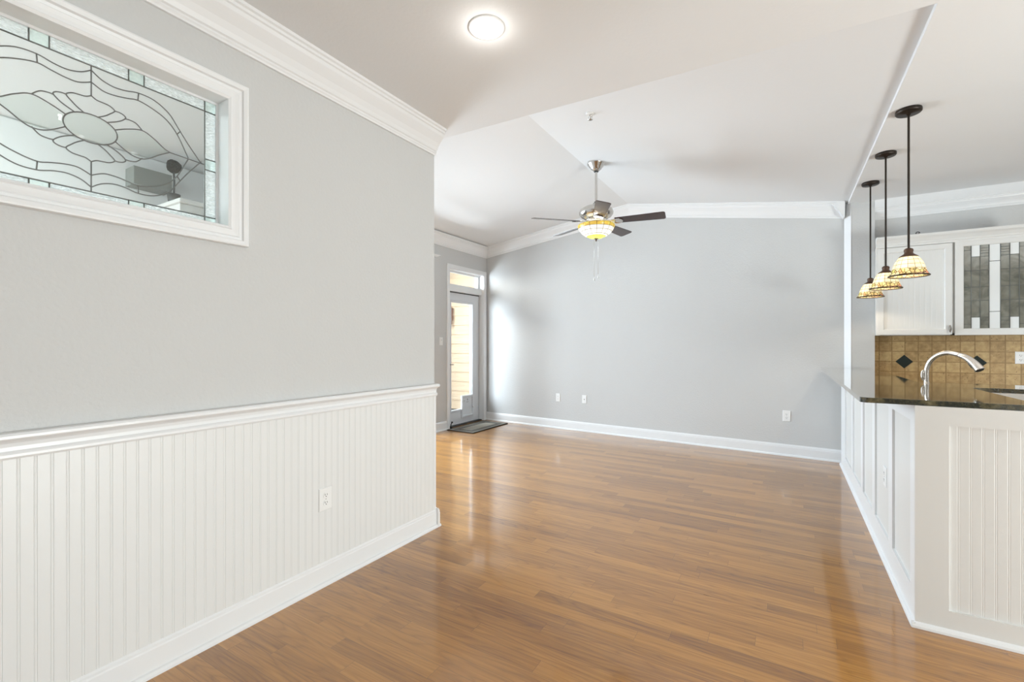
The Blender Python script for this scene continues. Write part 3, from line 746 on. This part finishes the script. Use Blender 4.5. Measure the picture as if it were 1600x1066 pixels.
mb = MB(); beadboard(mb, .60, 1.5, .10, .895, lambda a, b, z: (a, 2.6605 - b, z), .006, .0005); mb.build('beadboard_panel', 'cab', pen)
SHOE = [(0, 0), (.016, 0), (.015, .010), (.010, .018), (0, .024)]
mb = MB().sweep(SHOE, (.50 - d, 2.644 - .012, 0), (.50 - d, 5.78, 0), (-1, 0, 0)).sweep(SHOE, (.50 - d - .014, 2.6425, 0), (2.5, 2.6425, 0), (0, -1, 0))
mb.build('shoe_moulding', 'trim', pen)

def corner(cx, cy, r, a0, a1, k=6): return [(cx + r * math.cos(R(a0 + (a1 - a0) * i / k)), cy + r * math.sin(R(a0 + (a1 - a0) * i / k))) for i in range(k + 1)]
sx0, sx1, sy0, sy1 = .895, 1.345, 2.83, 3.56
outer = corner(.297 + .03, 2.655 + .03, .03, 180, 270) + [(2.5, 2.655), (2.5, 3.895)] + [(.76, 3.895), (.735, 3.92)] + [(.735, 5.79), (.575, 5.79), (.50, 5.845), (.32, 5.845)]
rr = .06
hole = corner(sx0 + rr, sy0 + rr, rr, 270, 180) + corner(sx0 + rr, sy1 - rr, rr, 180, 90) + corner(sx1 - rr, sy1 - rr, rr, 90, 0) + corner(sx1 - rr, sy0 + rr, rr, 0, -90)
ct = slab('countertop', outer, hole, ZB, ZT, 'granite').build('countertop', 'granite', None, .004, (.5, 3, ZB))
tag(ct, 'polished green brown granite countertop on the peninsula', 'countertop')
snk = empty('kitchen_sink', (1.12, 3.2, .78), 'white undermount sink set in the granite countertop', 'sink')
t = .012
mb = MB()
a0, a1, b0, b1 = sx0 - .012, sx1 + .012, sy0 - .012, sy1 + .012
mb.box(a0, a0 + t, b0, b1, .78, ZB).box(a1 - t, a1, b0, b1, .78, ZB).box(a0, a1, b0, b0 + t, .78, ZB).box(a0, a1, b1 - t, b1, .78, ZB).box(a0, a1, b0, b1, .77, .785)
mb.build('basin', 'sink', snk, .004)
B(a0 + t, a1 - t, 3.20, 3.225, .785, .945).build('bowl_divider', 'sink', snk, .006)
for yy_ in (3.02, 3.40): MB().lathe([(0, 0), (.04, 0), (.045, .004), (0, .003)], (1.12, yy_, .785), 20).build('drain', 'steel', snk)

fb = Vector((.765, 3.835, ZT))
fau = empty('kitchen_faucet', tuple(fb), 'arched stainless pull-down faucet beside the sink', 'faucet')
ux, uy = math.cos(R(-42)), math.sin(R(-42))
def fp(r, z): return (fb.x + ux * r, fb.y + uy * r, fb.z + z)
path = smooth_path([fp(0, .0), fp(0, .05), fp(.003, .095), (fp(.022, .141)), fp(.062, .178), fp(.115, .193), fp(.170, .181)], 6)
mb = MB().tube(path, [.0135] * len(path), 16)
mb.lathe([(0, 0), (.0155, 0), (.0155, .003), (.0135, .005)], tuple(fb), 24)
mb.build('body', 'faucet', fau)
path = smooth_path([fp(.168, .1815), fp(.205, .164), fp(.240, .132), fp(.266, .096)], 6)
mb = MB().tube(path, [.0138 + .010 * i / (len(path) - 1) for i in range(len(path))], 16); mb.build('spray_head', 'faucet', fau)
e0, e1 = Vector(fp(.266, .096)), Vector(fp(.2685, .092)); MB().tube([e0, e1], [.018, .017], 14).build('spray_face', 'slot', fau)
e0, e1 = Vector(fp(.212, .134)), Vector(fp(.243, .097))
MB().tube([e0, (e0 + e1) / 2 + Vector((-.002, .002, .002)), e1], [.004, .006, .005], 8).build('spray_button', 'slot', fau)
hx, hy = -.80, -.3
hp = [(.010, .014), (.024, .018), (.031, .034), (.032, .056), (.028, .076), (.021, .078), (.020, .060), (.022, .040), (.016, .026)]
mb = MB().tube(smooth_path([(fb.x + hx * a, fb.y + hy * a, fb.z + b) for a, b in hp], 4), .0036, 8)
mb.build('handle', 'faucet', fau)

# ------------------------------------------------------------------ wall cabinets
CYF = 5.52
def carcass(name, x0, x1, label):
    r = empty(name, ((x0 + x1) / 2, CYF + .16, 1.327), label, 'cabinet')
    z0, z1 = 1.327, 2.20; t = .018; y0 = CYF + .02
    mb = MB().box(x0, x0 + t, y0, KY - .013, z0, z1).box(x1 - t, x1, y0, KY - .013, z0, z1).box(x0, x1, y0, KY - .013, z0, z0 + t).box(x0, x1, y0, KY - .013, z1 - t, z1).box(x0, x1, KY - .03, KY - .013, z0, z1)
    mb.build('carcass', 'cab', r); return r
c1 = carcass('wall_cabinet', .767, 1.287, 'white wall cabinet with a solid panel door beside the grey column')
def door_frame(r, x0, x1, z0, z1, st):
    MB().box(x0, x0 + st, CYF, CYF + .02, z0, z1).box(x1 - st, x1, CYF, CYF + .02, z0, z1).box(x0 + st, x1 - st, CYF, CYF + .02, z0, z0 + st).box(x0 + st, x1 - st, CYF, CYF + .02, z1 - st, z1)
mb = MB().frame((.80, 1.222, 1.385, 2.10), [(0, 0), (0, .010), (.008, .020), (.052, .020), (.052, 0)], 'y', CYF + .02, -1)
dd = mb.build('cabinet_door', 'cab', c1)
mb = MB(); beadboard(mb, .795, 1.227, 1.38, 2.105, lambda a, b, z: (a, CYF + .014 - b, z), .003, .0010); mb.box(.795, 1.227, CYF + .0141, CYF + .02, 1.38, 2.105); mb.build('door_panel', 'cab', dd)
MB().lathe([(0, -.034), (.004, -.031), (.010, -.012), (.012, 0), (.010, .012), (.004, .031), (0, .034)], (1.257, CYF - .016, 1.383), 6, False).build('knob', 'handle', dd)['label'] = 'pewter diamond knob'
B(.7, .8, 5.53, 5.6, 0, .1)
B(.735, .767, CYF + .004, CYF + .03, 1.327, 2.20).build('filler_strip', 'cab', c1)
c2 = carcass('wall_cabinet', 1.289, 1.815, 'white wall cabinet with a leaded grey and white glass door')
GXA, GXB, GZA, GZB = 1.351, 1.747, 1.383, 2.112
mb = MB().frame((GXA, GXB, GZA, GZB), [(0, 0), (0, .016), (.006, .020), (.057, .020), (.057, 0)], 'y', CYF + .02, -1)
dd = mb.build('cabinet_door', 'cab', c2)
vx = [GXA, 1.4, 1.457, 1.513, 1.583, 1.640, 1.697, GXB]
B(GXA, GXB, CYF + .010, CYF + .013, GZA, GZB).build('grey_glass', 'smoke', dd)['label'] = 'grey green glass'
mb = MB()
for a, b, c, d_ in ((vx[3], vx[4], GZA, GZB), (vx[1], vx[2], 2.013, GZB), (vx[5], vx[6], 2.013, GZB), (vx[1], vx[2], GZA, 1.481), (vx[5], vx[6], GZA, 1.481)): mb.box(a, b, CYF + .0085, CYF + .0097, c, d_)
mb.build('white_glass', 'opal', dd)['label'] = 'white opal glass'
mb = MB()
def bar(x0, z0, x1, z1, r=.0026): mb.tube([(x0, CYF + .008, z0), (x1, CYF + .008, z1)], r, 6)
for x in vx: bar(x, GZA, x, GZB)
for a, b in ((0, 3), (4, 7)):
    for z in (1.893, 1.747, 1.628): bar(vx[a], z, vx[b], z)
for a, b in ((1, 2), (5, 6)): bar(vx[a], 2.013, vx[b], 2.013); bar(vx[a], 1.481, vx[b], 1.481)
for a, b in ((2, 3), (4, 5)):
    for z in (2.085, 2.063, 2.040, 2.013, 1.481, 1.452, 1.418): bar(vx[a], z, vx[b], z, .0018)
for a, b in ((0, 1), (6, 7)): bar(vx[a], 2.075, vx[b], 2.075, .0018); bar(vx[a], 1.420, vx[b], 1.420, .0018)
bar(vx[3], 1.966, vx[4], 1.966); bar(vx[3], 1.528, vx[4], 1.528)
mb.build('lead_came', 'lead', dd)
for z in (1.60, 1.87): B(1.307, 1.797, CYF + .06, KY - .03, z, z + .016).build('shelf', 'cab', c2)
CTOP = [(-.02, 2.155), (.006, 2.155), (.008, 2.172), (.013, 2.178), (.013, 2.190), (.030, 2.215), (.044, 2.228), (.050, 2.240), (.050, 2.252), (-.02, 2.252)]
struct(MB().sweep(CTOP, (.735, CYF, 0), (1.83, CYF, 0), (0, -1, 0)).build('trim_10', 'cab'), 'white moulding along the cabinet tops', 'trim')
mb = MB()
sp_ = [(1.035 + .016 * math.cos(t * .5) * (1 - t * .055), 5.50, 2.262 + .016 * math.sin(t * .5) * (1 - t * .055)) for t in range(0, 14)]
mb.tube(sp_, .0035, 8).tube([(1.02, 5.5, 2.256), (1.05, 5.5, 2.256)], .004, 8)
so = mb.build('wire_scroll', 'black', None, 0, (1.035, 5.5, 2.252)); tag(so, 'tiny dark wire scroll standing on top of the solid door cabinet', 'ornament')

# ------------------------------------------------------------------ pendants
P0 = (.647, 3.66, HC)
def pendant(loc, label):
    r = empty('pendant_lamp', loc, label, 'pendant lamp', 'stained glass pendants over the peninsula')
    r['_o'] = (0, 0, 0)
    MB().lathe([(0, 0), (.063, 0), (.065, -.004), (.065, -.018), (.060, -.024), (.012, -.026), (.010, -.034), (0, -.034)], (0, 0, 0), 36).build('canopy', 'bronze', r)
    MB().lathe([(.0062, -.02), (.0062, -.86)], (0, 0, 0), 12).build('rod', 'bronze', r)
    MB().lathe([(0, -.852), (.012, -.853), (.021, -.858), (.024, -.868), (.021, -.880), (.024, -.888), (.046, -.904), (.047, -.909), (.0, -.905)], (0, 0, 0), 28).build('socket_cap', 'copper', r)
    prof = [(.043, -.906), (.056, -.922), (.067, -.942), (.075, -.965), (.082, -.988), (.090, -1.008), (.0985, -1.022)]
    MB().lathe(prof + [(a - .0025, b) for a, b in prof[::-1]], (0, 0, 0), 56).build('shade', 'pshade', r)
    MB().lathe([(.0965, -1.020), (.1005, -1.020), (.1015, -1.024), (.0985, -1.028), (.0950, -1.024), (.0965, -1.020)], (0, 0, 0), 48).build('shade_rim', 'bronze', r)
    MB().lathe([(0, -.905), (.010, -.912), (.013, -.930), (.020, -.945), (.017, -.960), (0, -.968)], (0, 0, 0), 16).build('bulb', 'bulb', r)
    l = bpy.data.lights.new('pendant_glow', 'POINT'); l.energy = 4.2; l.color = (1, .84, .62); l.shadow_soft_size = .012
    lo = bpy.data.objects.new('pendant_glow', l); C.objects.link(lo); lo.parent = r; lo.location = (0, 0, -.988)
    return r
p1_ = pendant(P0, 'stained glass pendant lamp nearest the camera, first of three over the peninsula')
for y_, lb in ((4.41, 'stained glass pendant lamp in the middle of the three over the peninsula'), (5.14, 'stained glass pendant lamp nearest the grey column, last of three over the peninsula')):
    c = copy_tree(p1_); c.location = (P0[0], y_, HC); c['label'] = lb

# ------------------------------------------------------------------ ceiling fan
FX, FY_ = -1.64, 4.37
FZ = vault(FX)
fan = empty('ceiling_fan', (FX, FY_, FZ), 'nickel ceiling fan with five dark blades and a stained glass bowl light', 'ceiling fan'); fan['_o'] = (0, 0, 0)
MB().lathe([(0, .012), (.084, .012), (.088, -.004), (.086, -.018), (.076, -.025), (.073, -.038), (.060, -.048), (.056, -.062), (.040, -.074), (.028, -.086), (0, -.088)], (0, 0, 0), 36).build('canopy', 'steel', fan)
mb = MB().lathe([(.0125, -.08), (.0125, -.42)], (0, 0, 0), 16); mb.build('downrod', 'steel', fan)
mb = MB().lathe([(0, -.078), (.022, -.08), (.022, -.094), (0, -.096)], (0, 0, 0), 20); mb.build('coupling', 'black', fan)
MB().lathe([(0, -.392), (.020, -.394), (.020, -.412), (0, -.414)], (0, 0, 0), 20).build('coupling', 'black', fan)
MB().lathe([(0, -.405), (.030, -.408), (.042, -.425), (.075, -.437), (.125, -.452), (.160, -.475), (.172, -.500), (.168, -.520), (.150, -.545), (.120, -.562), (.110, -.566), (0, -.568)], (0, 0, 0), 48).build('motor_housing', 'steel', fan)
MB().lathe([(0, -.566), (.098, -.567), (.102, -.580), (.096, -.596), (.070, -.600), (.065, -.612), (.068, -.622), (.080, -.630), (.080, -.636), (0, -.636)], (0, 0, 0), 40).build('switch_housing', 'steel', fan)
prof = [(.180, -.628), (.184, -.634), (.182, -.650), (.168, -.680), (.146, -.708), (.112, -.734), (.070, -.754), (.024, -.764), (.0, -.765)]
MB().lathe(prof, (0, 0, 0), 56).build('light_bowl', 'fshade', fan)
MB().lathe([(0, -.760), (.014, -.762), (.016, -.770), (.008, -.778), (.009, -.786), (0, -.796)], (0, 0, 0), 16).build('finial', 'copper', fan)
l = bpy.data.lights.new('fan_glow', 'POINT'); l.energy = 7; l.color = (1, .95, .86); l.shadow_soft_size = .05
lo = bpy.data.objects.new('fan_glow', l); C.objects.link(lo); lo.parent = fan; lo.location = (0, 0, -.648)
for dx, z1 in ((.012, -1.135), (-.012, -1.165)):
    ch = MB().tube([(dx * .4, dx, -.63), (dx, dx * 2, -.77), (dx, dx * 2, z1)], .0012, 6).build('pull_chain', 'steel', fan)
    MB().lathe([(0, z1 + .012), (.003, z1 + .008), (.003, z1), (.007, z1 - .006), (.008, z1 - .018), (.004, z1 - .028), (0, z1 - .03)], (dx, dx * 2, 0), 12).build('chain_pull', 'plate', ch)
BZ = -.600
def blade(ang):
    pts = []
    L0, L1 = .19, .665
    def hw(t): return .052 + .017 * t
    n = 10
    up = [(L0 + (L1 - L0 - .02) * i / n, hw(i / n)) for i in range(n + 1)] + [(L1 - .006, hw(1) - .006), (L1, hw(1) - .022)]
    out = up + [(a, -b) for a, b in up[::-1]]
    k = len(out); ph = R(-13)
    rot = Matrix.Rotation(R(ang), 4, 'Z') @ Matrix.Translation((0, 0, BZ)) @ Matrix.Rotation(ph, 4, 'X')
    vs = [rot @ Vector((a, b, .003)) for a, b in out] + [rot @ Vector((a, b, -.003)) for a, b in out]
    fs = [tuple(range(k)), tuple(range(k, 2 * k))[::-1]] + [(i, (i + 1) % k, k + (i + 1) % k, k + i) for i in range(k)]
    o = MB().add(vs, fs).build('blade', 'blade', fan)
    ir = MB()
    rot2 = Matrix.Rotation(R(ang), 4, 'Z')
    def tr(p): return rot2 @ Vector(p)
    arm = [(.09, -.018, BZ + .012), (.15, -.020, BZ + .004), (.19, -.042, BZ - .006), (.235, -.046, BZ - .006), (.262, -.020, BZ - .007), (.266, 0, BZ - .007)]
    q = arm + [(a, -b, c) for a, b, c in arm[::-1]]
    kk = len(q)
    def sh(p):
        z = p[2] + (p[1] * math.sin(ph) if p[0] > .16 else p[1] * math.sin(ph) * .3); return tr((p[0], p[1], z))
    vs = [sh(p) for p in q] + [sh((p[0], p[1], p[2] - .005)) for p in q]
    ir.add(vs, [tuple(range(kk)), tuple(range(kk, 2 * kk))[::-1]] + [(i, (i + 1) % kk, kk + (i + 1) % kk, kk + i) for i in range(kk)])
    ir.build('blade_iron', 'steel', o)
for k in range(5): blade(8 + 72 * k)

# ------------------------------------------------------------------ recessed light and sprinkler
dl = empty('recessed_light', (-1.169, 1.716, HC), 'round lit recessed light in the flat ceiling', 'ceiling light'); dl['_o'] = (0, 0, 0)
MB().lathe([(.068, -.002), (.070, -.007), (.082, -.004), (.084, 0), (.068, 0)], (0, 0, 0), 40).build('trim_ring', 'plate', dl)
MB().lathe([(0, -.012), (.040, -.010), (.068, -.003), (.068, 0), (0, 0)], (0, 0, 0), 40).build('lens', 'lens', dl)
l = bpy.data.lights.new('recessed_glow', 'POINT'); l.energy = 1; l.color = (1, .97, .92); l.shadow_soft_size = .05
lo = bpy.data.objects.new('recessed_glow', l); C.objects.link(lo); lo.parent = dl; lo.location = (0, 0, -.055)
sx_, sy_ = -1.285, 3.30
sp = empty('fire_sprinkler', (sx_, sy_, vault(sx_)), 'small chrome sprinkler head on the vaulted ceiling', 'sprinkler'); sp['_o'] = (0, 0, 0)
MB().lathe([(0, .004), (.034, .004), (.036, -.004), (.028, -.010), (.012, -.012), (0, -.012)], (0, 0, 0), 24).build('escutcheon', 'plate', sp)
mb = MB().lathe([(.009, -.01), (.009, -.026), (.004, -.028), (.004, -.046), (0, -.046)], (0, 0, 0), 14)
mb.tube([(.010, 0, -.022), (.013, 0, -.034), (.004, 0, -.048)], .002, 6).tube([(-.010, 0, -.022), (-.013, 0, -.034), (-.004, 0, -.048)], .002, 6); mb.build('frame_arms', 'steel', sp)
MB().lathe([(0, -.046), (.018, -.047), (.018, -.049), (0, -.050)], (0, 0, 0), 16).build('deflector', 'steel', sp)

for o in sc.objects:
    if '_o' in o: del o['_o']
